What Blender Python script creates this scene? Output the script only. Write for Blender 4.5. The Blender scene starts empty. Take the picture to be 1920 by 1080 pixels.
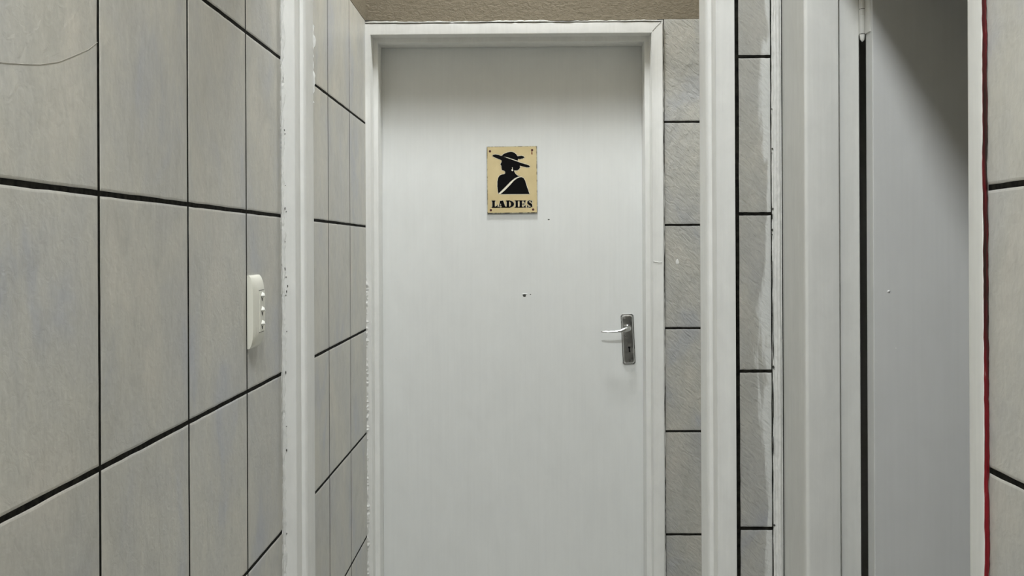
import bpy, bmesh, math, random
from mathutils import Vector, Matrix
random.seed(7)
S = bpy.context.scene
C = S.collection
EYE = 1.40                      # height of the lens above the floor

# ---------------------------------------------------------------- camera
cam = bpy.data.cameras.new('camera')
cam.sensor_width = 36.0
cam.lens = 1955.0 / 1920.0 * 36.0
cam.shift_y = -78.0 / 1920.0
cam.clip_start = 0.02
co = bpy.data.objects.new('camera', cam); C.objects.link(co)
YAW, ROLL = math.atan(26 / 1955.0), 0.0046
co.matrix_world = (Matrix.Translation((0, 0, EYE)) @ Matrix.Rotation(YAW, 4, 'Z')
                   @ Matrix.Rotation(math.pi / 2, 4, 'X') @ Matrix.Rotation(-ROLL, 4, 'Z'))
S.camera = co

# ---------------------------------------------------------------- world, exposure
w = bpy.data.worlds.new('world'); S.world = w; w.use_nodes = True
w.node_tree.nodes['Background'].inputs[0].default_value = (0.9, 0.95, 1.0, 1)
w.node_tree.nodes['Background'].inputs[1].default_value = 0.0
S.view_settings.view_transform = 'Standard'
S.view_settings.look = 'None'
S.view_settings.exposure = 0.0
S.view_settings.gamma = 1.0
S.view_settings.use_curve_mapping = False
LAMP_LOBBY = 150.0               # emission of the two opal ceiling lamps
LAMP_HALL = 300.0
CEIL = 3.30

# ---------------------------------------------------------------- materials
def mat(name, color, rough=0.5, metal=0.0):
    m = bpy.data.materials.new(name); m.use_nodes = True
    b = m.node_tree.nodes['Principled BSDF']
    b.inputs['Base Color'].default_value = (*color, 1)
    b.inputs['Roughness'].default_value = rough
    b.inputs['Metallic'].default_value = metal
    return m
def nd(m, kind, **kw):
    n = m.node_tree.nodes.new(kind)
    for k, v in kw.items(): setattr(n, k, v)
    return n
def ln(m, a, b): m.node_tree.links.new(a, b)
def coords(m, scale, rot=(0, 0, 0)):
    tc = nd(m, 'ShaderNodeTexCoord'); mp = nd(m, 'ShaderNodeMapping')
    mp.inputs['Scale'].default_value = scale; mp.inputs['Rotation'].default_value = rot
    ln(m, tc.outputs['Object'], mp.inputs['Vector']); return mp.outputs[0]
def noise(m, vec, scale=1.0, detail=4.0, rough=0.55, dist=0.0):
    n = nd(m, 'ShaderNodeTexNoise')
    n.inputs['Scale'].default_value = scale; n.inputs['Detail'].default_value = detail
    n.inputs['Roughness'].default_value = rough; n.inputs['Distortion'].default_value = dist
    ln(m, vec, n.inputs['Vector']); return n.outputs['Fac']
def ramp(m, fac, stops):
    r = nd(m, 'ShaderNodeValToRGB'); e = r.color_ramp.elements
    while len(e) < len(stops): e.new(0.5)
    for q, (p, c) in zip(e, stops): q.position = p; q.color = (*c, 1) if len(c) == 3 else c
    ln(m, fac, r.inputs[0]); return r.outputs[0]
def mix(m, fac, a, b, mode='MIX'):
    n = nd(m, 'ShaderNodeMix', data_type='RGBA', blend_type=mode)
    if isinstance(fac, float): n.inputs[0].default_value = fac
    else: ln(m, fac, n.inputs[0])
    for s, v in ((n.inputs[6], a), (n.inputs[7], b)):
        if isinstance(v, tuple): s.default_value = (*v, 1)
        else: ln(m, v, s)
    return n.outputs[2]
def math_(m, op, a, b=0.0, c=None):
    n = nd(m, 'ShaderNodeMath', operation=op)
    for i, v in enumerate((a, b) if c is None else (a, b, c)):
        if isinstance(v, (int, float)): n.inputs[i].default_value = v
        else: ln(m, v, n.inputs[i])
    return n.outputs[0]
def bump(m, h, strength, dist=0.002, prev=None):
    n = nd(m, 'ShaderNodeBump'); n.inputs['Strength'].default_value = strength
    n.inputs['Distance'].default_value = dist; ln(m, h, n.inputs['Height'])
    if prev is not None: ln(m, prev, n.inputs['Normal'])
    return n.outputs[0]
def bsdf(m): return m.node_tree.nodes['Principled BSDF']

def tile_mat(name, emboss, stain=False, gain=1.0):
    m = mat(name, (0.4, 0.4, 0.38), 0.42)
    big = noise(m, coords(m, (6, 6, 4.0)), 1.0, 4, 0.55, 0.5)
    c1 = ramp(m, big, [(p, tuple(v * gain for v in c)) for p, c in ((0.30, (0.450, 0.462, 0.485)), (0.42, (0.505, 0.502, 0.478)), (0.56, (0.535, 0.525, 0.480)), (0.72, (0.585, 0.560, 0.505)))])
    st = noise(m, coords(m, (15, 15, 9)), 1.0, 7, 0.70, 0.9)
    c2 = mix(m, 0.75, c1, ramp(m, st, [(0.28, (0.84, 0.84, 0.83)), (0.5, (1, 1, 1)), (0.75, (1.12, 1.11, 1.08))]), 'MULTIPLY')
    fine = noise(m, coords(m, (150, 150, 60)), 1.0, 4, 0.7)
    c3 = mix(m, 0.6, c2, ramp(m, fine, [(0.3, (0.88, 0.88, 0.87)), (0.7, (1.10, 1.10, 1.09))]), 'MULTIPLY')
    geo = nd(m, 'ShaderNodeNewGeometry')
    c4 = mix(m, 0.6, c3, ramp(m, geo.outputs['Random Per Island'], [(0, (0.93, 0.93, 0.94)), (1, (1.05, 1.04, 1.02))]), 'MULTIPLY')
    rot = coords(m, (1, 1, 1), (0.0, 0.75, 0.0)); mp2 = nd(m, 'ShaderNodeMapping'); mp2.inputs['Scale'].default_value = (95, 60, 30)
    ln(m, rot, mp2.inputs['Vector'])
    d = noise(m, mp2.outputs[0], 1.0, 3, 0.5, 1.0)
    p = noise(m, coords(m, (38, 38, 30)), 1.0, 5, 0.6, 0.5)
    h = math_(m, 'ADD', math_(m, 'MULTIPLY', d, 1.0), math_(m, 'MULTIPLY', p, 0.8))
    nb = bump(m, h, emboss, 0.0035)
    nb = bump(m, fine, emboss * 0.5, 0.0006, nb)
    col = c4
    if stain:     # white paint brushed past the edge of the frame onto the tiles
        tc = nd(m, 'ShaderNodeTexCoord'); sp = nd(m, 'ShaderNodeSeparateXYZ'); ln(m, tc.outputs['Object'], sp.inputs[0])
        wob = noise(m, coords(m, (22, 22, 4.2)), 1.0, 4, 0.6, 0.3)
        edge = math_(m, 'ADD', sp.outputs[0], math_(m, 'MULTIPLY', math_(m, 'SUBTRACT', wob, 0.5), 0.11))
        f = nd(m, 'ShaderNodeMapRange'); f.inputs[1].default_value = 0.492; f.inputs[2].default_value = 0.501
        f.inputs[3].default_value = 0.0; f.inputs[4].default_value = 0.72
        ln(m, edge, f.inputs[0])
        col = mix(m, f.outputs[0], c4, (0.66, 0.67, 0.65))
    ln(m, col, bsdf(m).inputs['Base Color']); ln(m, nb, bsdf(m).inputs['Normal'])
    bsdf(m).inputs['Specular IOR Level'].default_value = 0.4
    return m
M_TILE = tile_mat('grey_stone_tile', 0.16)
M_SLATE = tile_mat('embossed_grey_tile', 1.0, gain=0.84)
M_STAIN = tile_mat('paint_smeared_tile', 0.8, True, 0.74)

def paint(name, color, rough, streak, lump, sz=1.0, var=0.05, sv=0.7):
    m = mat(name, color, rough)
    a = noise(m, coords(m, (120, 120, 3.0)), 1.0, 4, 0.6)
    b = noise(m, coords(m, (26 * sz, 26 * sz, 14 * sz)), 1.0, 5, 0.6, 0.5)
    c = mix(m, 1.0, color, ramp(m, b, [(0.3, (1 - var,) * 3), (0.7, (1 + var * .6,) * 3)]), 'MULTIPLY')
    c = mix(m, 1.0, c, ramp(m, a, [(0.3, (1 - var * sv,) * 3), (0.7, (1.02, 1.02, 1.02))]), 'MULTIPLY')
    ln(m, c, bsdf(m).inputs['Base Color'])
    nb = bump(m, a, streak, 0.0015); nb = bump(m, b, lump, 0.003, nb)
    ln(m, nb, bsdf(m).inputs['Normal']); return m
M_FRAME = paint('white_gloss_frame_paint', (0.775, 0.775, 0.745), 0.36, 0.30, 0.10)
M_CREAM = paint('cream_gloss_frame_paint', (0.70, 0.70, 0.665), 0.38, 0.22, 0.08)
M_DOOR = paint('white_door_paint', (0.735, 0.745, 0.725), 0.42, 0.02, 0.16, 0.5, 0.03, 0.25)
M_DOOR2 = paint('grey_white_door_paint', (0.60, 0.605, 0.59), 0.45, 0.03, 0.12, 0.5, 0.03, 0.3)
M_BEAD = paint('lumpy_white_filler', (0.72, 0.72, 0.69), 0.5, 0.2, 0.7, 4.0, 0.12)
M_GROUT = mat('black_grout', (0.016, 0.016, 0.014), 0.9)
n_ = noise(M_GROUT, coords(M_GROUT, (90, 90, 90)), 1.0, 3)
ln(M_GROUT, ramp(M_GROUT, n_, [(0.35, (0.005, 0.005, 0.0045)), (0.75, (0.024, 0.023, 0.018))]), bsdf(M_GROUT).inputs['Base Color'])
M_BEIGE = mat('beige_textured_plaster', (0.36, 0.30, 0.205), 0.75)
q = noise(M_BEIGE, coords(M_BEIGE, (70, 70, 110)), 1.0, 6, 0.65, 0.8)
ln(M_BEIGE, ramp(M_BEIGE, q, [(0.3, (0.17, 0.142, 0.095)), (0.7, (0.235, 0.20, 0.14))]), bsdf(M_BEIGE).inputs['Base Color'])
ln(M_BEIGE, bump(M_BEIGE, q, 0.9, 0.005), bsdf(M_BEIGE).inputs['Normal'])
M_CEIL = paint('white_ceiling_paint', (0.78, 0.78, 0.75), 0.8, 0.0, 0.2)
M_FLOOR = tile_mat('floor_tile', 0.3)
M_ROOM = paint('side_room_plaster', (0.78, 0.77, 0.73), 0.8, 0.0, 0.2)
M_RED = mat('red_gloss_paint', (0.25, 0.01, 0.012), 0.35)
r_ = noise(M_RED, coords(M_RED, (200, 200, 9)), 1.0, 6, 0.75, 0.4)
old_ = ramp(M_RED, r_, [(0.42, (0.022, 0.010, 0.008)), (0.52, (0.060, 0.006, 0.007)), (0.66, (0.14, 0.006, 0.010)), (0.74, (0.26, 0.20, 0.17))])
new_ = ramp(M_RED, r_, [(0.34, (0.06, 0.006, 0.008)), (0.48, (0.20, 0.005, 0.012)), (0.64, (0.28, 0.008, 0.016)), (0.72, (0.6, 0.5, 0.45))])
tc_ = nd(M_RED, 'ShaderNodeTexCoord'); sp_ = nd(M_RED, 'ShaderNodeSeparateXYZ'); ln(M_RED, tc_.outputs['Object'], sp_.inputs[0])
mr_ = nd(M_RED, 'ShaderNodeMapRange'); mr_.inputs[1].default_value = 1.36; mr_.inputs[2].default_value = 1.18
ln(M_RED, math_(M_RED, 'ADD', sp_.outputs[2], math_(M_RED, 'MULTIPLY', noise(M_RED, coords(M_RED, (9, 9, 9)), 1.0, 3), 0.1)), mr_.inputs[0])
ln(M_RED, mix(M_RED, mr_.outputs[0], old_, new_), bsdf(M_RED).inputs['Base Color'])
M_CHROME = mat('worn_chrome', (0.58, 0.58, 0.57), 0.16, 1.0)
cn = noise(M_CHROME, coords(M_CHROME, (60, 60, 60)), 1.0, 4)
ln(M_CHROME, ramp(M_CHROME, cn, [(0.3, (0.12,) * 3), (0.7, (0.30,) * 3)]), bsdf(M_CHROME).inputs['Roughness'])
M_BLACK = mat('black_void', (0.008, 0.008, 0.008), 0.8)
M_SIGN = mat('beige_sign_enamel', (0.63, 0.50, 0.25), 0.35)
sn = noise(M_SIGN, coords(M_SIGN, (14, 14, 14)), 1.0, 3)
ln(M_SIGN, ramp(M_SIGN, sn, [(0.3, (0.56, 0.45, 0.235)), (0.7, (0.66, 0.54, 0.30))]), bsdf(M_SIGN).inputs['Base Color'])
M_SIGNCREAM = mat('cream_sign_outline', (0.78, 0.74, 0.60), 0.4)
M_SIGNBLACK = mat('black_sign_print', (0.006, 0.006, 0.006), 0.4)
M_SIGNEDGE = mat('chipped_dark_edge', (0.03, 0.028, 0.02), 0.6)
en = noise(M_SIGNEDGE, coords(M_SIGNEDGE, (70, 70, 70)), 1.0, 4)
ln(M_SIGNEDGE, ramp(M_SIGNEDGE, en, [(0.45, (0.02, 0.02, 0.015)), (0.6, (0.5, 0.47, 0.35))]), bsdf(M_SIGNEDGE).inputs['Base Color'])
for m_ in (M_SIGNBLACK, M_GROUT, M_BLACK): bsdf(m_).inputs['Specular IOR Level'].default_value = 0.05
M_SIGNBLACK.node_tree.nodes['Principled BSDF'].inputs['Roughness'].default_value = 0.8
M_SCREW = mat('dark_rusty_screw', (0.07, 0.012, 0.012), 0.5, 0.3)
M_RUST = mat('rust_run', (0.20, 0.07, 0.03), 0.8)
M_PLASTIC = mat('ivory_switch_plastic', (0.74, 0.73, 0.64), 0.35)
M_TOGGLE = mat('white_toggle_plastic', (0.80, 0.80, 0.74), 0.3)
M_DIRT_SHADE = mat('grime_and_shade', (0.05, 0.05, 0.04), 0.8)  # grime in pits and seams, plus shade painted under the switch toggles
M_CRACK = mat('glaze_crack', (0.33, 0.31, 0.27), 0.8)
def glow(name, col, k):
    m = mat(name, (0.9, 0.9, 0.88), 0.4); b = bsdf(m)
    b.inputs['Emission Color'].default_value = (*col, 1); b.inputs['Emission Strength'].default_value = k
    return m
M_LAMP_A = glow('lit_opal_glass_lobby', (0.94, 0.975, 1.0), LAMP_LOBBY)
M_LAMP_B = glow('lit_opal_glass_hall', (0.94, 0.975, 1.0), LAMP_HALL)

# ---------------------------------------------------------------- mesh helpers
def link(name, bm, mats, parent=None, smooth=False, angle=0.6):
    me = bpy.data.meshes.new(name)
    bmesh.ops.recalc_face_normals(bm, faces=bm.faces)
    bm.to_mesh(me); bm.free()
    for m in (mats if isinstance(mats, (list, tuple)) else [mats]): me.materials.append(m)
    if smooth:
        for p in me.polygons: p.use_smooth = True
        try: me.set_sharp_from_angle(angle=angle)
        except Exception: pass
    o = bpy.data.objects.new(name, me); C.objects.link(o)
    if parent:
        o.parent = parent
    return o
def tag(o, label=None, cat=None, kind=None, group=None):
    if label: o['label'] = label
    if cat: o['category'] = cat
    if kind: o['kind'] = kind
    if group: o['group'] = group
    return o
def box(bm, x0, x1, y0, y1, z0, z1, mi=0, bev=0.0):
    vs = [bm.verts.new(p) for p in ((x0, y0, z0), (x1, y0, z0), (x1, y1, z0), (x0, y1, z0),
                                    (x0, y0, z1), (x1, y0, z1), (x1, y1, z1), (x0, y1, z1))]
    fs = [bm.faces.new([vs[i] for i in f]) for f in ((0, 3, 2, 1), (4, 5, 6, 7), (0, 1, 5, 4), (1, 2, 6, 5), (2, 3, 7, 6), (3, 0, 4, 7))]
    for f in fs: f.material_index = mi
    if bev:
        es = list({e for f in fs for e in f.edges})
        bmesh.ops.bevel(bm, geom=es, offset=bev, segments=2, affect='EDGES', profile=0.6)
def cyl(bm, c, axis, r, h, n=24, r2=None, mi=0):
    axis = Vector(axis).normalized(); t = axis.orthogonal().normalized(); b = axis.cross(t); c = Vector(c)
    r2 = r if r2 is None else r2
    A = [bm.verts.new(c + (t * math.cos(2 * math.pi * i / n) + b * math.sin(2 * math.pi * i / n)) * r) for i in range(n)]
    B = [bm.verts.new(c + axis * h + (t * math.cos(2 * math.pi * i / n) + b * math.sin(2 * math.pi * i / n)) * r2) for i in range(n)]
    fs = [bm.faces.new([A[i], A[(i + 1) % n], B[(i + 1) % n], B[i]]) for i in range(n)]
    fs += [bm.faces.new(A[::-1]), bm.faces.new(B)]
    for f in fs: f.material_index = mi
def loft(bm, rings, caps=True):
    vr = [[bm.verts.new(p) for p in r] for r in rings]
    n = len(vr[0])
    for a, b in zip(vr, vr[1:]):
        for i in range(n): bm.faces.new([a[i], a[(i + 1) % n], b[(i + 1) % n], b[i]])
    if caps: bm.faces.new(vr[0][::-1]); bm.faces.new(vr[-1])

GAP, GRID_Z, TS = 0.0058, EYE + 0.066, 0.33
TOP = EYE + 0.725               # top of the tiling
def tiles(bm, origin, udir, ndir, u_lines, z_lines, depth=0.0012, bev=0.0013, mi=0):
    """Every tile is a pillow-edged slab of its own; face plane at origin, body goes backwards."""
    U, N, Z, O = Vector(udir), Vector(ndir), Vector((0, 0, 1)), Vector(origin)
    for u0, u1 in zip(u_lines, u_lines[1:]):
        for z0, z1 in zip(z_lines, z_lines[1:]):
            a0, a1, b0, b1 = u0 + GAP / 2, u1 - GAP / 2, z0 + GAP / 2, z1 - GAP / 2
            def ring(ins, d, jit):
                pts = []
                k = 10
                cs = [(a0 + ins, b0 + ins), (a1 - ins, b0 + ins), (a1 - ins, b1 - ins), (a0 + ins, b1 - ins)]
                for i in range(4):
                    p, q2 = cs[i], cs[(i + 1) % 4]
                    for j in range(k):
                        t = j / k
                        e = jj[i * k + j] * jit
                        u = p[0] + (q2[0] - p[0]) * t + (e if i in (1, 3) else 0)
                        z = p[1] + (q2[1] - p[1]) * t + (e if i in (0, 2) else 0)
                        pts.append(bm.verts.new(O + U * u + Z * z - N * d))
                return pts
            jj = [random.uniform(-1, 1) for _ in range(40)]
            rs = [ring(0.0, depth + 0.004, 0.0005), ring(0.0002, bev, 0.0005), ring(bev * 0.5, bev * 0.50, 0.0004), ring(bev * 1.4, bev * 0.24, 0.0004), ring(bev * 3.0, 0.0, 0.0006)]
            for A, B in zip(rs, rs[1:]):
                for i in range(40):
                    bm.faces.new([A[i], A[(i + 1) % 40], B[(i + 1) % 40], B[i]]).material_index = mi
            bm.faces.new(rs[-1]).material_index = mi
ZL = [GRID_Z + TS * k for k in range(-4, 3)]          # grout courses
ZL = [0.0] + ZL
ZL[-1] = TOP + GAP / 2

def struct(o, label, cat): return tag(o, label, cat, 'structure')

# ---------------------------------------------------------------- room shell
Y_CROSS, Y_BACK = 2.194, 3.343
XL, XR = -0.5115, 0.540
BACK0 = -2.2
# left wall: one plane through hall and lobby
bm = bmesh.new()
box(bm, XL - 0.16, XL - 0.0007, BACK0, 3.52, 0, TOP, 1)
box(bm, XL - 0.16, XL + 0.0005, BACK0, 3.343, TOP, CEIL, 2)
u = [1.2443 + TS * k for k in range(-10, 3)] + [2.1995]
tiles(bm, (XL, 0, 0), (0, 1, 0), (1, 0, 0), u, ZL, mi=0)
tiles(bm, (XL, 0, 0), (0, 1, 0), (1, 0, 0), [2.30, 2.370, 2.70, 3.03, 3.340], ZL, mi=0)
wl = struct(link('wall_left', bm, [M_TILE, M_GROUT, M_BEIGE]), 'left wall of large grey stone-look tiles with black grout', 'wall')
# crack across a near tile
def tube(bm, pts, rad, n=6):
    rings = []
    P = [Vector(p) for p in pts]
    for i, p in enumerate(P):
        t = (P[min(i + 1, len(P) - 1)] - P[max(i - 1, 0)]).normalized()
        a = t.orthogonal().normalized(); b = t.cross(a)
        r = rad[i] if isinstance(rad, (list, tuple)) else rad
        rings.append([p + (a * math.cos(2 * math.pi * j / n) + b * math.sin(2 * math.pi * j / n)) * r for j in range(n)])
    loft(bm, rings)
bm = bmesh.new()
ck = [(0.96, .178), (1.0092, .1816), (1.0522, .1875), (1.093, .1941), (1.137, .2047), (1.1777, .2192), (1.214, .2327), (1.241, .2465)]
tube(bm, [(XL + 0.0001, y, EYE + z) for y, z in ck], 0.00028)
tag(link('tile_crack', bm, M_CRACK, wl), 'thin curved brown crack across a near tile')

# right wall with the doorway
D0, D1, DH = 1.2246, 2.060, EYE + 0.642      # doorway frame outer limits along y
bm = bmesh.new()
box(bm, XR + 0.0007, 0.645, BACK0, D0 + 0.030, 0, TOP, 1)
box(bm, XR + 0.0007, 0.645, D0 + 0.030, D1 + 0.11, DH + 0.035, TOP, 1)
box(bm, XR - 0.0005, 0.645, BACK0, Y_CROSS, TOP, CEIL, 2)
box(bm, XR - 0.0010, 0.640, 2.045, Y_CROSS + 0.001, 0, DH + 0.03, 3)       # painted make-up strip beside the frame
tiles(bm, (XR, 0, 0), (0, 1, 0), (-1, 0, 0), [0.898 - TS * k for k in range(9, -1, -1)] + [1.2315], ZL, mi=0)
tiles(bm, (XR, 0, 0), (0, 1, 0), (-1, 0, 0), [1.2315, 1.56, 1.89, 2.19], [DH + 0.045, TOP + GAP / 2], mi=0)
wr = struct(link('wall_right', bm, [M_TILE, M_GROUT, M_BEIGE, M_CREAM]), 'right wall of grey tiles around the open doorway', 'wall')

# cross wall with the open passage to the lobby
CX = 0.400
bm = bmesh.new()
box(bm, CX + 0.004, 0.645, Y_CROSS + 0.0007, 2.299, 0, TOP, 1)
box(bm, 0.645, 2.1, Y_CROSS + 0.0007, 2.299, 0, CEIL, 3)
box(bm, CX + 0.004, 0.645, Y_CROSS, 2.300, TOP, EYE + 1.085, 2)
box(bm, XL, 0.645, Y_CROSS, 2.300, EYE + 1.085, CEIL, 2)
tiles(bm, (0, Y_CROSS, 0), (1, 0, 0), (0, -1, 0), [0.4445, 0.5175], ZL, mi=0)
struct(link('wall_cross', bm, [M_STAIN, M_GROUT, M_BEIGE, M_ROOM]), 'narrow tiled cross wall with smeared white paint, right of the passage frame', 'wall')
# lobby right wall
bm = bmesh.new()
box(bm, 0.6014, 0.70, 2.30, 3.52, 0, TOP, 1)
box(bm, 0.5995, 0.70, 2.30, 3.343, TOP, CEIL, 2)
tiles(bm, (0.600, 0, 0), (0, 1, 0), (-1, 0, 0), [2.30, 2.63, 2.96, 3.340], ZL, mi=0)
struct(link('wall_lobby_right', bm, [M_TILE, M_GROUT, M_BEIGE]), 'tiled right wall of the small lobby', 'wall')
# back wall, with the ladies door
bm = bmesh.new()
box(bm, 0.424, 0.6014, Y_BACK + 0.0007, 3.52, 0, TOP, 1)
box(bm, -0.67, 0.70, Y_BACK + 0.001, 3.52, TOP - 0.001, CEIL, 2)
box(bm, XL - 0.0007, -0.505, Y_BACK + 0.012, 3.52, 0, TOP, 1)
tiles(bm, (0, Y_BACK, 0), (1, 0, 0), (0, -1, 0), [0.4415, 0.5995], ZL, mi=0)
wb = struct(link('wall_back', bm, [M_SLATE, M_GROUT, M_BEIGE]), 'end wall with embossed grey tiles and rough beige plaster above', 'wall')
bm = bmesh.new()
bmesh.ops.create_uvsphere(bm, u_segments=12, v_segments=8, radius=0.0055)
for v in bm.verts: v.co = Vector((v.co.x * (0.9 - 0.25 * v.co.z / 0.0055), v.co.y * 0.2, v.co.z * 1.7)) + Vector((0.4844, Y_BACK, EYE - 0.0519))
tag(link('paint_spot', bm, M_FRAME, wb, True), 'small white paint spot on the tile')
# behind the camera, room behind the open door, floor, ceiling
bm = bmesh.new(); box(bm, -0.67, 0.70, BACK0 - 0.1, BACK0, 0, CEIL, 0)
struct(link('wall_front', bm, M_BEIGE), 'wall closing the hall behind the viewer', 'wall')
bm = bmesh.new()
box(bm, 2.1, 2.2, 0.4, 2.299, 0, CEIL); box(bm, 0.645, 2.2, 0.3, 0.4, 0, CEIL)
struct(link('wall_side_room', bm, M_ROOM), 'plain walls of the dark side room', 'wall')
bm = bmesh.new(); box(bm, -0.67, 2.2, BACK0 - 0.1, 3.52, -0.1, 0)
struct(link('floor', bm, M_FLOOR), 'grey floor of hall and lobby', 'floor')
bm = bmesh.new(); box(bm, -0.67, 2.2, BACK0 - 0.1, 3.52, CEIL, CEIL + 0.1)
struct(link('ceiling', bm, M_CEIL), 'white ceiling over hall and lobby', 'ceiling')

# ---------------------------------------------------------------- pressed frames
def rnd(profile, r=0.0022, k=3):
    """round the corners of a closed (u, d) section"""
    out = []
    n = len(profile)
    for i in range(n):
        p0, p, p1 = (Vector(profile[(i + j) % n]) for j in (-1, 0, 1))
        a = (p0 - p); b = (p1 - p); rr = min(r, a.length * .45, b.length * .45)
        A = p + a.normalized() * rr; B = p + b.normalized() * rr
        for j in range(k + 1):
            t = j / k
            out.append(A * (1 - t) ** 2 + p * 2 * t * (1 - t) + B * t * t)
    return out
def frame(bm, prof, w0, w1, ztop, place, z0=0.0):
    """sweep a section up one jamb, across the head and down the other with mitred corners"""
    sec = rnd(prof)
    path = [lambda u: (w0 - u, z0), lambda u: (w0 - u, ztop + u), lambda u: (w1 + u, ztop + u), lambda u: (w1 + u, z0)]
    rings = []
    for f in path:
        rings.append([place(f(p[0])[0], f(p[0])[1], p[1]) for p in sec])
    loft(bm, rings)
def bead(bm, path0, path1, outdir, sidedir, wd, ht, step=0.004, jit=0.5, skip=0.0):
    """a lumpy run of dried filler between two points"""
    a, b = Vector(path0), Vector(path1); n = int((b - a).length / step)
    O, Sd = Vector(outdir), Vector(sidedir); rings = []
    s1 = s2 = s3 = 0.0
    for i in range(n + 1):
        s1 = s1 * .72 + random.uniform(-1, 1) * .5; s2 = s2 * .6 + random.uniform(-1, 1) * .5; s3 = s3 * .8 + random.uniform(-1, 1) * .4
        p = a.lerp(b, i / n); W = wd * (1 + jit * s1); H = max(ht * (1 + jit * s2), ht * .1)
        if random.random() < skip: H = -ht * 0.6; 
        r = []
        for j in range(6):
            t = math.pi * j / 5
            r.append(p + Sd * (-math.cos(t) * W / 2 + W / 2 + s3 * wd * .15) + O * (math.sin(t) * H - 0.0006 * (j in (0, 5))))
        rings.append(r)
    loft(bm, rings)
ident = lambda x, z, d: (x, d, z)

# trim_1: open passage frame in the cross wall
bm = bmesh.new()
P1 = [(0.0045, 2.2205), (0, 2.226), (0, 2.304), (0.050, 2.304), (0.0535, 2.180), (0.0135, 2.180), (0.0125, 2.222)]
frame(bm, P1, -0.4690, 0.3840, EYE + 1.050, ident)  # unseen head, raised to place the hall lamp's shadow on the ladies door
t1 = struct(link('trim_1', bm, M_FRAME, None, True), 'white painted steel frame of the open passage, nearer than the ladies door', 'door frame')
bm = bmesh.new()
bead(bm, (XL - 0.0005, 2.1795, 0), (XL - 0.0005, 2.1795, 2.1), (0, -1, 0), (1, 0, 0), 0.006, 0.0010, 0.006, 0.7, 0.03)
tag(link('filler_bead', bm, M_BEAD, t1, False), 'lumpy painted filler along the frame edge')
bm = bmesh.new()
bead(bm, (XL, 2.183, 0), (XL, 2.183, 2.1), (1, 0, 0), (0, -1, 0), 0.010, 0.0008, 0.005, 0.7, 0.10)
link('filler_bead', bm, M_BEAD, t1, False)
def pits(spots, y):
    b = bmesh.new()
    for x, z, rx, rz in spots:
        k = 9; ring = [(x + rx * random.uniform(.6, 1.2) * math.cos(2 * math.pi * i / k), z + rz * random.uniform(.6, 1.2) * math.sin(2 * math.pi * i / k)) for i in range(k)]
        loft(b, [[(px, y + d, pz) for px, pz in ring] for d in (0.0, 0.0012)])
    return b
sp1 = [(-0.5075, 0.353, .0010, .0055), (-0.505, 0.246, .0010, .0016), (-0.504, 0.238, .0012, .0015), (-0.5035, 0.130, .0009, .0010), (-0.5045, 0.082, .0011, .0030), (-0.502, 0.075, .0009, .0015),
       (-0.5045, 0.012, .0009, .0012), (-0.505, -0.045, .0010, .0042), (-0.503, -0.062, .0012, .0012), (-0.4995, -0.081, .0010, .0022), (-0.502, -0.092, .0010, .0030), (-0.5035, -0.100, .0010, .0012), (-0.502, -0.176, .0010, .0012),
       (-0.5045, -0.262, .0010, .0030), (-0.5035, -0.375, .0012, .0012), (-0.5035, -0.425, .0011, .0032), (-0.5040, -0.60, .0010, .0022)]
tag(link('filler_pit', pits([(x, EYE + z, a, c) for x, z, a, c in sp1], 2.1785), M_DIRT_SHADE, t1), 'small dark pits in the filler')
bm = bmesh.new()
bead(bm, (-0.4805, 2.304, 1.72), (-0.4805, 2.304, 2.06), (0, 1, 0), (1, 0, 0), 0.0125, 0.003, 0.006, 0.5)
link('paint_drip', bm, M_BEAD, t1, False)

# trim_2: frame of the ladies door
bm = bmesh.new()
P2 = [(0, 3.375), (0, 3.462), (0.0325, 3.462), (0.0325, 3.515), (0.048, 3.515), (0.0525, 3.330), (0.0175, 3.330), (0.0165, 3.375)]
frame(bm, P2, -0.4765, 0.3862, EYE + 0.6615, ident)
t2 = struct(link('trim_2', bm, M_FRAME, None, True), 'white painted frame around the ladies door at the end wall', 'door frame')
bm = bmesh.new()
bead(bm, (0.4375, Y_BACK - 0.0005, 0), (0.4375, Y_BACK - 0.0005, 2.12), (0, -1, 0), (1, 0, 0), 0.0060, 0.0035, 0.010, 0.25, 0.02)
bead(bm, (XL, 3.333, 0), (XL, 3.333, 1.32), (1, 0, 0), (0, -1, 0), 0.006, 0.006, 0.005, 0.8, 0.05)
bead(bm, (XL, 3.3295, EYE + 0.716), (0.44, 3.3295, EYE + 0.716), (0, -1, 0), (0, 0, 1), 0.004, 0.0016, 0.010, 0.8, 0.06)
tag(link('filler_bead', bm, M_BEAD, t2, False), 'rough painted filler around the frame')
bm = bmesh.new()      # mitre crack in the top right corner
tube(bm, [(0.4065, 3.3298, EYE + 0.684), (0.418, 3.3298, EYE + 0.697), (0.434, 3.3298, EYE + 0.712)], 0.0006)
tube(bm, [(XL + .001, 3.3285, EYE + .7235), (-0.49, 3.3285, EYE + .7245), (-0.47, 3.3285, EYE + .7240), (-0.40, 3.3285, EYE + .7235)], [0.0022, 0.0007, 0.0008, 0.0003])
link('mitre_crack', bm, M_DIRT_SHADE, t2)
bm = bmesh.new()
bead(bm, (0.4060, 3.3296, EYE - 0.0525), (0.4330, 3.3296, EYE - 0.0545), (0, -1, 0), (0, 0, 1), 0.004, 0.0015, 0.003, 0.8)
link('paint_drip', bm, M_BEAD, t2)

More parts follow.
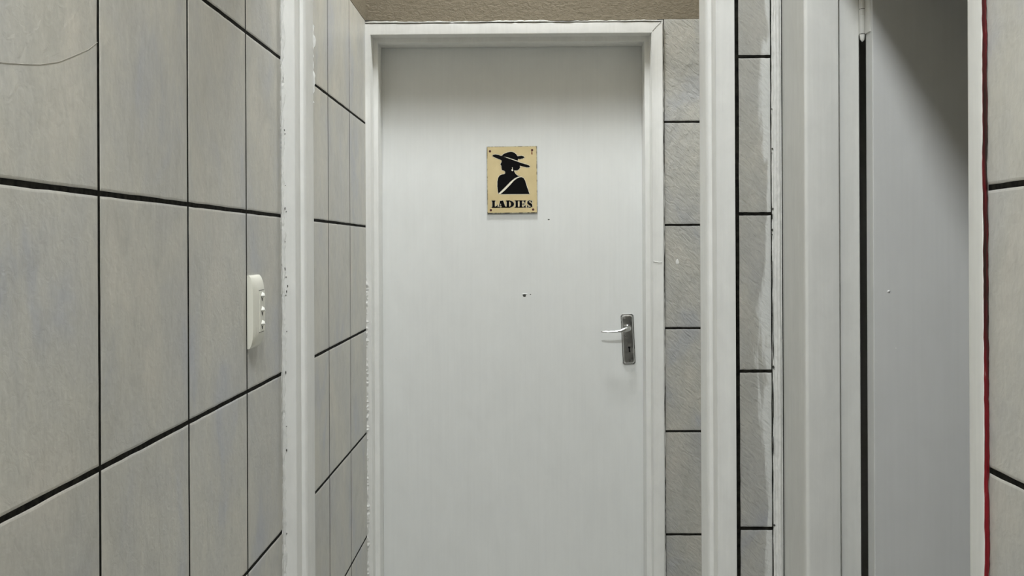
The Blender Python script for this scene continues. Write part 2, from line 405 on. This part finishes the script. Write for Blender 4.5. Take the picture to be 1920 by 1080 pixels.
# trim_3: frame of the open doorway in the right wall (section: u along y, d along x)
bm = bmesh.new()
P3 = [(0, 0.5415), (0, 0.602), (-0.0005 + 0.0135, 0.603), (0.0135, 0.6455), (0.046, 0.6455), (0.048, 0.534), (0.0095, 0.534), (0.0035, 0.5360)]
place3 = lambda y, z, d: (d, y, z)
frame(bm, P3, 1.2735, 2.0088, EYE + 0.640, place3)
t3 = struct(link('trim_3', bm, M_CREAM, None, True), 'cream-white painted frame of the open doorway in the right wall', 'door frame')
bm = bmesh.new()
box(bm, 0.5178, 0.5365, 2.1915, 2.1945, 0, 2.12)
bead(bm, (0.5160, 2.1925, 0), (0.5160, 2.1925, 2.12), (0, -1, 0), (1, 0, 0), 0.0050, 0.0022, 0.008, 0.35, 0.02)
bead(bm, (0.5255, 2.1925, 0), (0.5255, 2.1925, 2.12), (-.3, -1, 0), (1, 0, 0), 0.0100, 0.0065, 0.03, 0.10)
tag(link('filler_bead', bm, M_BEAD, t3, True, 1.0), 'white filler between tiles and frame')
sp2 = [(0.5160, 0.285, .0010, .0016), (0.5170, 0.202, .0018, .0020), (0.5160, 0.193, .0008, .0012), (0.5165, 0.076, .0024, .0022), (0.5158, 0.060, .0010, .0060), (0.5160, 0.032, .0017, .0034), (0.5158, 0.022, .0008, .002),
       (0.5162, -0.06, .0007, .040), (0.5166, -0.15, .0007, .045), (0.5170, -0.215, .0009, .025), (0.5172, -0.255, .0024, .0032), (0.5165, -0.33, .0007, .045), (0.5172, -0.586, .0022, .0022), (0.5166, -0.42, .0006, .02)]
tag(link('filler_pit', pits([(x, EYE + z, a, c) for x, z, a, c in sp2], 2.1886), M_DIRT_SHADE, t3), 'dark cracks and pits in the filler')
bm = bmesh.new()      # red paint left along the near edge of the frame
bead(bm, (0.5338, 1.2243, 0), (0.5338, 1.2243, 2.12), (0, -1, 0), (1, 0, 0), 0.0058, 0.0012, 0.006, 0.16)
tag(link('red_paint_edge', bm, M_RED, t3, False), 'strip of red paint along the frame edge')

# ---------------------------------------------------------------- door_1: ladies door
DY = 3.465
bm = bmesh.new(); box(bm, -0.505, 0.4145, DY, DY + 0.040, 0.008, EYE + 0.690, 0, 0.0015)
d1 = struct(link('door_1', bm, M_DOOR), 'closed white door at the end with the ladies sign', 'door')
def blob(cx, cz, rx, rz, ry, seed, y=DY):
    rr = random.Random(seed); b = bmesh.new()
    bmesh.ops.create_uvsphere(b, u_segments=10, v_segments=7, radius=1)
    for v in b.verts:
        k = 1 + rr.uniform(-.3, .3)
        v.co = Vector((cx + v.co.x * rx * k, y + v.co.y * ry, cz + v.co.z * rz * k))
    return b
tag(link('chip', blob(-0.0055, EYE - 0.1635, 0.0055, 0.0040, 0.0006, 3), M_DIRT_SHADE, d1), 'small dark chip in the door paint')
link('chip_lip', blob(-0.005, EYE - 0.1575, 0.0085, 0.0020, 0.0015, 4), M_DOOR, d1)
link('chip', blob(0.0145, EYE - 0.1600, 0.0020, 0.0018, 0.0004, 5), M_DIRT_SHADE, d1)
link('chip', blob(0.0765, EYE + 0.0885, 0.0035, 0.0018, 0.0004, 6), M_DIRT_SHADE, d1)
link('chip', blob(-0.4335, EYE - 0.371, 0.0016, 0.0045, 0.0009, 8), M_DOOR, d1)

# handle: plate on the door, lever, keyhole, screws
HX, HZ = 0.3375, EYE - 0.3095
lean = Matrix.Rotation(-0.040, 3, 'Y')
def hp(x, y, z): return Vector((HX, DY, HZ)) + lean @ Vector((x, -y, z))
def octo(hx, hz, c): return [(-hx, -hz + c), (-hx + c, -hz), (hx - c, -hz), (hx, -hz + c), (hx, hz - c), (hx - c, hz), (-hx + c, hz), (-hx, hz - c)]
bm = bmesh.new()
loft(bm, [[hp(x, y, z) for x, z in octo(hx, hz, c)] for hx, hz, c, y in
          ((0.0215, 0.0835, 0.005, 0.0), (0.0215, 0.0835, 0.005, 0.0030), (0.0208, 0.0828, 0.005, 0.0042), (0.0188, 0.0808, 0.0048, 0.0042),
           (0.0165, 0.0785, 0.0045, 0.0078), (0.0150, 0.0770, 0.0045, 0.0086))])
hnd = tag(link('door_handle', bm, M_CHROME, d1), 'worn chrome lever handle on a long backplate')
bm = bmesh.new()
LZ = 0.0375
cyl(bm, hp(0.0015, 0.008, LZ), lean @ Vector((0, -1, 0)), 0.0115, 0.007, 28, 0.0095)
pts = [((0.0015, 0.013, LZ), 0.0082, 0.0082), ((0.0015, 0.026, LZ), 0.0076, 0.0078), ((0.000, 0.038, LZ), 0.0078, 0.0085), ((-0.006, 0.0475, LZ - .0005), 0.0075, 0.0085),
       ((-0.016, 0.051, LZ - .003), 0.0062, 0.0075), ((-0.030, 0.0515, LZ - .0055), 0.0046, 0.0046), ((-0.048, 0.051, LZ - .0065), 0.0042, 0.0034),
       ((-0.068, 0.050, LZ - .0062), 0.0040, 0.0030), ((-0.086, 0.048, LZ - .0050), 0.0040, 0.0030), ((-0.0915, 0.0475, LZ - .0047), 0.0022, 0.0018)]
rings = []
for i, (p, rw, rh) in enumerate(pts):
    p = Vector(p); t = (Vector(pts[min(i + 1, len(pts) - 1)][0]) - Vector(pts[max(i - 1, 0)][0])).normalized()
    up = Vector((0, 0, 1)); up = (up - t * up.dot(t)).normalized(); sd = t.cross(up)
    rings.append([hp(*(p + sd * math.cos(2 * math.pi * j / 16) * rw + up * math.sin(2 * math.pi * j / 16) * rh)) for j in range(16)])
loft(bm, rings)
tag(link('lever', bm, M_CHROME, hnd, True, 0.9))
bm = bmesh.new()
cyl(bm, hp(0.002, 0.0082, -0.0270), lean @ Vector((0, -1, 0)), 0.0036, 0.0007, 18)
loft(bm, [[hp(x, y, z) for x, z in ((0.0003, -0.029), (0.0037, -0.029), (0.0047, -0.042), (-0.0003, -0.042))] for y in (0.0082, 0.0089)])
tag(link('keyhole', bm, M_BLACK, hnd))
for x, z in ((0.0085, 0.0765), (0.002, -0.0715)):
    bm = bmesh.new(); cyl(bm, hp(x, 0.0080, z if z < 0 else 0.0725), lean @ Vector((0, -1, 0)), 0.0026, 0.0009, 14)
    link('screw', bm, M_DIRT_SHADE, hnd)

# ---------------------------------------------------------------- ladies sign
SX, SZ, SK, SY = -0.0450, EYE + 0.2205, 0.000327, DY - 0.0068
def sp(px, py, d=0.0): return Vector((SX + (px - 542) * SK, SY - d, SZ - (py - 525) * SK))
sign = bpy.data.objects.new('ladies_sign', None); C.objects.link(sign); sign.location = (SX, DY, SZ - 0.11)
tag(sign, 'small beige sign with black hatted woman and the word LADIES, on the far white door', 'sign')
def spart(name, bm, m):
    for v in bm.verts: v.co -= sign.location
    return link(name, bm, m, sign)
def slab(bm, poly, d0, d1):
    loft(bm, [[sp(x, y, d) for x, y in poly] for d in (d0, d1)])
bm = bmesh.new(); slab(bm, [(287, 187), (796, 183), (799, 862), (291, 865)], -0.0015, 0.0006); spart('backing_plate', bm, M_SIGNEDGE)
bm = bmesh.new(); slab(bm, [(293, 192), (790, 188), (794, 855), (296, 858)], 0.0006, 0.0016); spart('panel', bm, M_SIGN)
def outline(bm, poly, hw, d0, d1):
    n = len(poly)
    for i in range(n):
        a, b = Vector(poly[i]), Vector(poly[(i + 1) % n]); t = (b - a)
        if t.length < 0.01: continue
        t.normalize(); nn = Vector((-t.y, t.x)) * hw; e = t * hw * .6
        slab(bm, [tuple(a + nn - e), tuple(b + nn + e), tuple(b - nn + e), tuple(a - nn - e)], d0, d1)
crown = [(436, 283), (452, 268), (470, 256), (500, 245), (530, 240), (552, 243), (572, 252), (588, 268), (600, 287), (618, 283), (640, 281), (660, 287), (670, 298), (650, 309), (625, 314), (604, 313), (602, 330), (575, 322), (530, 306), (480, 290)]
head = [(345, 278), (356, 269), (375, 266), (405, 270), (440, 284), (480, 298), (530, 315), (590, 337), (640, 355), (690, 370), (716, 380), (725, 389), (715, 398), (690, 399), (650, 389), (622, 380),
        (625, 398), (615, 418), (592, 430), (562, 428), (568, 448), (582, 468), (604, 484), (624, 489), (600, 494), (570, 508), (530, 540), (490, 580), (445, 625), (403, 664),
        (398, 640), (393, 590), (394, 540), (402, 503), (416, 480), (440, 470), (465, 466), (474, 458), (473, 440), (462, 430), (443, 426), (437, 414), (441, 405), (434, 396), (438, 386), (425, 366), (434, 350), (440, 334), (436, 324), (405, 312), (370, 297), (352, 287)]
body = [(425, 669), (470, 630), (520, 580), (560, 535), (590, 512), (620, 499), (642, 498), (662, 510), (676, 535), (690, 585), (706, 630), (719, 669)]
bm = bmesh.new()
for p in (crown, head, body): outline(bm, p, 4.5, 0.0016, 0.0018)
slab(bm, [(624, 489), (600, 494), (570, 508), (530, 540), (490, 580), (445, 625), (403, 664), (410, 669), (425, 669), (470, 630), (520, 580), (560, 535), (590, 512), (620, 499)], 0.0016, 0.00185)
spart('sash_and_outline', bm, M_SIGNCREAM)
bm = bmesh.new()
for p in (crown, head, body): slab(bm, p, 0.0016, 0.0021)
spart('silhouette', bm, M_SIGNBLACK)
bm = bmesh.new()
slab(bm, [(541, 400), (549, 398), (552, 410), (546, 414)], 0.0021, 0.0023)
slab(bm, [(546, 414), (555, 424), (553, 434), (544, 437), (537, 430), (538, 420)], 0.0021, 0.0023)
spart('earring', bm, M_SIGNCREAM)
def stroke(path):
    L, R = [], []
    for i, (x, y, wd) in enumerate(path):
        a = Vector(path[max(i - 1, 0)][:2]); b = Vector(path[min(i + 1, len(path) - 1)][:2]); t = (b - a).normalized(); nn = Vector((-t.y, t.x)) * wd / 2
        L.append((x + nn.x, y + nn.y)); R.append((x - nn.x, y - nn.y))
    return L + R[::-1]
def rect(a, b, c, d): return [(a, b), (c, b), (c, d), (a, d)]
T, B = 736, 804
def arc(cx, cy, rx, ry, n=14): return [(cx + rx * math.sin(math.pi * i / n), cy - ry * math.cos(math.pi * i / n)) for i in range(n + 1)]
letters = {
 'letter_l': [rect(335, T, 373, T + 5), rect(341, T, 367, B), rect(335, B - 5, 395, B), [(367, B), (367, B - 7), (378, B - 10), (386, B - 17), (391, B - 29), (395, B - 29), (395, B)]],
 'letter_a': [[(420, T + 1), (451, T - 3), (477, B), (439, B)], [(420, T + 4), (430, T + 14), (411, B), (405, B)], rect(414, 780, 446, 786), rect(400, B - 5, 423, B), rect(431, B - 5, 482, B)],
 'letter_d': [rect(486, T, 513, B), rect(478, T, 520, T + 5), rect(478, B - 5, 520, B), arc(514, 770, 48, 34) + arc(514, 770, 18, 29)[::-1]],
 'letter_i': [rect(577, T, 601, B), rect(567, T, 610, T + 5), rect(567, B - 5, 610, B)],
 'letter_e': [rect(618, T, 643, B), rect(612, T, 677, T + 5), rect(612, B - 5, 678, B), [(677, T - 3), (677, T + 21), (673, T + 21), (665, T + 10), (654, T + 4)], [(678, B + 2), (680, B - 23), (676, B - 23), (667, B - 11), (654, B - 5)], rect(640, 767, 660, 772), [(655, 769), (666, 754), (666, 785)]],
 'letter_s': [stroke([(741, 757, 3), (738, 745, 5), (727, 738, 6), (712, 739, 9), (703, 748, 16), (706, 760, 24), (722, 771, 27), (738, 782, 23), (741, 793, 15), (731, 801, 8), (716, 803, 6), (703, 798, 5), (696, 784, 3)]),
              [(739, T - 2), (745, T - 2), (747, 759), (741, 757)], [(692, 783), (697, 783), (697, B + 2), (691, B + 2)]]}
for k, polys in letters.items():
    bm = bmesh.new()
    for p in polys: slab(bm, p, 0.00185, 0.0022)
    spart(k, bm, M_SIGNBLACK)
bm = bmesh.new()
for polys in letters.values():
    for p in polys: outline(bm, p, 3.2, 0.0016, 0.0018)
spart('lettering_outline', bm, M_SIGNCREAM)
for x, y in ((320, 234), (747, 224), (326, 831), (755, 827)):
    bm = bmesh.new(); c = sp(x, y, 0.0007); cyl(bm, c, (0, -1, 0), 0.0047, 0.0012, 18, 0.0036); spart('screw', bm, M_SCREW)
bm = bmesh.new(); slab(bm, [(741, 236), (750, 236), (752, 268), (742, 270), (738, 262)], 0.0016, 0.0018)
tag(spart('rust_run', bm, M_RUST), 'short rust run below the top right screw')

# ---------------------------------------------------------------- light switch on the left wall
sw = bpy.data.objects.new('light_switch', None); C.objects.link(sw)
SWY, SWZ, SWW, SWH = 1.9045, EYE - 0.1862, 0.076, 0.1347
sw.location = (XL, SWY, SWZ)
tag(sw, 'ivory wall switch with three small toggles on the grey tiled left wall', 'light switch')
def hgt(a, b, top=0.0158):
    sv = (1 - abs(2 * b - 1) ** 5.0); su = min(1.0, 0.62 + 0.38 * math.sin(min(1, a / .30) * math.pi / 2)) if a < .5 else min(1.0, 0.72 + 0.28 * math.sin(min(1, (1 - a) / .16) * math.pi / 2))
    return 0.0035 + (top - 0.0035) * max(sv, 0) ** 0.75 * su
bm = bmesh.new(); NA, NB = 30, 44
grid = [[None] * (NB + 1) for _ in range(NA + 1)]
for i in range(NA + 1):
    for j in range(NB + 1):
        a, b = i / NA, j / NB
        ru = 0.006                                       # rounded outline corners
        y, z = a * SWW, b * SWH
        grid[i][j] = bm.verts.new((hgt(a, b), y, z))
for i in range(NA):
    for j in range(NB): bm.faces.new([grid[i][j], grid[i + 1][j], grid[i + 1][j + 1], grid[i][j + 1]])
edge = [grid[i][0] for i in range(NA + 1)] + [grid[NA][j] for j in range(1, NB + 1)] + [grid[i][NB] for i in range(NA - 1, -1, -1)] + [grid[0][j] for j in range(NB - 1, 0, -1)]
base = [bm.verts.new((0.0, v.co.y, v.co.z)) for v in edge]
for i in range(len(edge)):
    k = (i + 1) % len(edge); bm.faces.new([edge[i], base[i], base[k], edge[k]])
bm.faces.new(base)
link('cover_plate', bm, M_PLASTIC, sw, True, 0.7)
def onplate(a, b, lift): return Vector((hgt(a, b) + lift, a * SWW, b * SWH))
A0, A1, B0, B1 = 0.36, 0.90, 0.215, 0.785
bm = bmesh.new()      # centre module following the curved plate
n = 16; rings = []
for j in range(n + 1):
    b = B0 + (B1 - B0) * j / n; r = [onplate(A0 + (A1 - A0) * i / 10, b, 0.0007) for i in range(11)]
    r += [onplate(A1, b, -0.0008), onplate(A0, b, -0.0008)]
    rings.append(r)
loft(bm, rings); link('switch_module', bm, M_PLASTIC, sw, True, 0.6)
for b in (B0 - 0.004, B1 + 0.004):
    bm = bmesh.new(); loft(bm, [[onplate(a, b + s * 0.0045, l) for s, l in ((-1, -.0004), (1, -.0004), (1, .0003), (-1, .0003))] for a in (A0 - .02, .5, .65, .8, A1 + 0.03)])
    link('seam', bm, M_DIRT_SHADE, sw)
def toggle(b):
    o = onplate(0.60, b, 0.0006)
    m1 = bmesh.new()
    pts = [o + Vector(p) for p in ((0, -0.008, 0.001), (0, 0.000, 0.0085), (0, 0.008, 0.001), (0, 0.000, -0.004))]
    ap = [o + Vector(p) for p in ((0.0052, -0.0022, 0.0010), (0.0050, 0, 0.0045), (0.0052, 0.0022, 0.0010), (0.0058, 0, -0.0006))]
    loft(m1, [pts, ap]); t = link('toggle', m1, M_TOGGLE, sw)
    m2 = bmesh.new()
    pl = [(-0.0062, -0.0003), (0, -0.0040), (0.0045, -0.0008), (0.0015, -0.0082), (0, -0.0095), (-0.0030, -0.0075)]
    loft(m2, [[o + Vector((l, y, z)) for y, z in pl] for l in (-0.0010, 0.0004)]); link('toggle_shadow', m2, M_DIRT_SHADE, t)  # dark patch painting in the shadow and dirt under the toggle
for b in (0.705, 0.505, 0.315): toggle(b)

# ---------------------------------------------------------------- door_2: open door in the right-hand doorway
bm = bmesh.new(); LX, LY = 0.6555, 2.015
box(bm, LX, LX + 0.745, LY - 0.038, LY, 0.008, EYE + 0.632, 0, 0.0018)
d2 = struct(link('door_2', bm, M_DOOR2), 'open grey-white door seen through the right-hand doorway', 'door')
def hinge(zc):
    bm = bmesh.new(); hx, hy = 0.6497, LY + 0.0015
    prof = [(-.050, .001), (-.046, .0040), (-.037, .0052), (-.0355, .0046), (-.0345, .0052), (.0005, .0052), (.001, .0046), (.0015, .0052), (.048, .0052), (.051, .001)]
    rings = [[(hx + r * math.cos(2 * math.pi * i / 18), hy + r * math.sin(2 * math.pi * i / 18), zc + z) for i in range(18)] for z, r in prof]
    loft(bm, rings)
    box(bm, 0.6452, 0.6470, LY - 0.002, LY + 0.022, zc - .036, zc + .046)
    box(bm, 0.6535, 0.6556, LY - 0.030, LY - 0.001, zc - .036, zc + .046)
    h = link('hinge', bm, M_CREAM, d2, True, 0.6)
    b2 = bmesh.new()
    for z in (-.036, .012, .0495):
        cyl(b2, (hx, hy, zc + z), (0, 0, 1), 0.0054, 0.0011, 18)
    link('hinge_seam', b2, M_DIRT_SHADE, h)
    return h
tag(hinge(EYE + 0.441), 'painted-over hinge in the gap of the door')
hinge(EYE - 1.15)
link('paint_speck', blob(0.684, EYE - 0.0880, 0.0028, 0.0026, 0.0022, 9, LY - 0.038), M_FRAME, d2)
link('paint_speck', blob(0.6975, EYE - 0.196, 0.0016, 0.0012, 0.0007, 10, LY - 0.038), M_FRAME, d2)

# ---------------------------------------------------------------- ceiling lamps
def lamp(x, y, m, label):
    e = bpy.data.objects.new('ceiling_light', None); C.objects.link(e); e.location = (x, y, CEIL)
    tag(e, label, 'ceiling light')
    bm = bmesh.new(); cyl(bm, (0, 0, -0.022), (0, 0, 1), 0.150, 0.022, 48, 0.155); link('base', bm, M_FRAME, e, True)
    bm = bmesh.new(); rings = []
    for k in range(9):
        t = k / 8 * math.pi / 2 * .96
        rings.append([(0.138 * math.cos(t) * math.cos(2 * math.pi * i / 40), 0.138 * math.cos(t) * math.sin(2 * math.pi * i / 40), -0.022 - 0.075 * math.sin(t)) for i in range(40)])
    loft(bm, rings); link('diffuser', bm, m, e, True)
lamp(0.0, 2.85, M_LAMP_A, 'round opal ceiling light of the lobby before the ladies door')
lamp(-0.10, 0.50, M_LAMP_B, 'round opal ceiling light of the hall near the viewer')
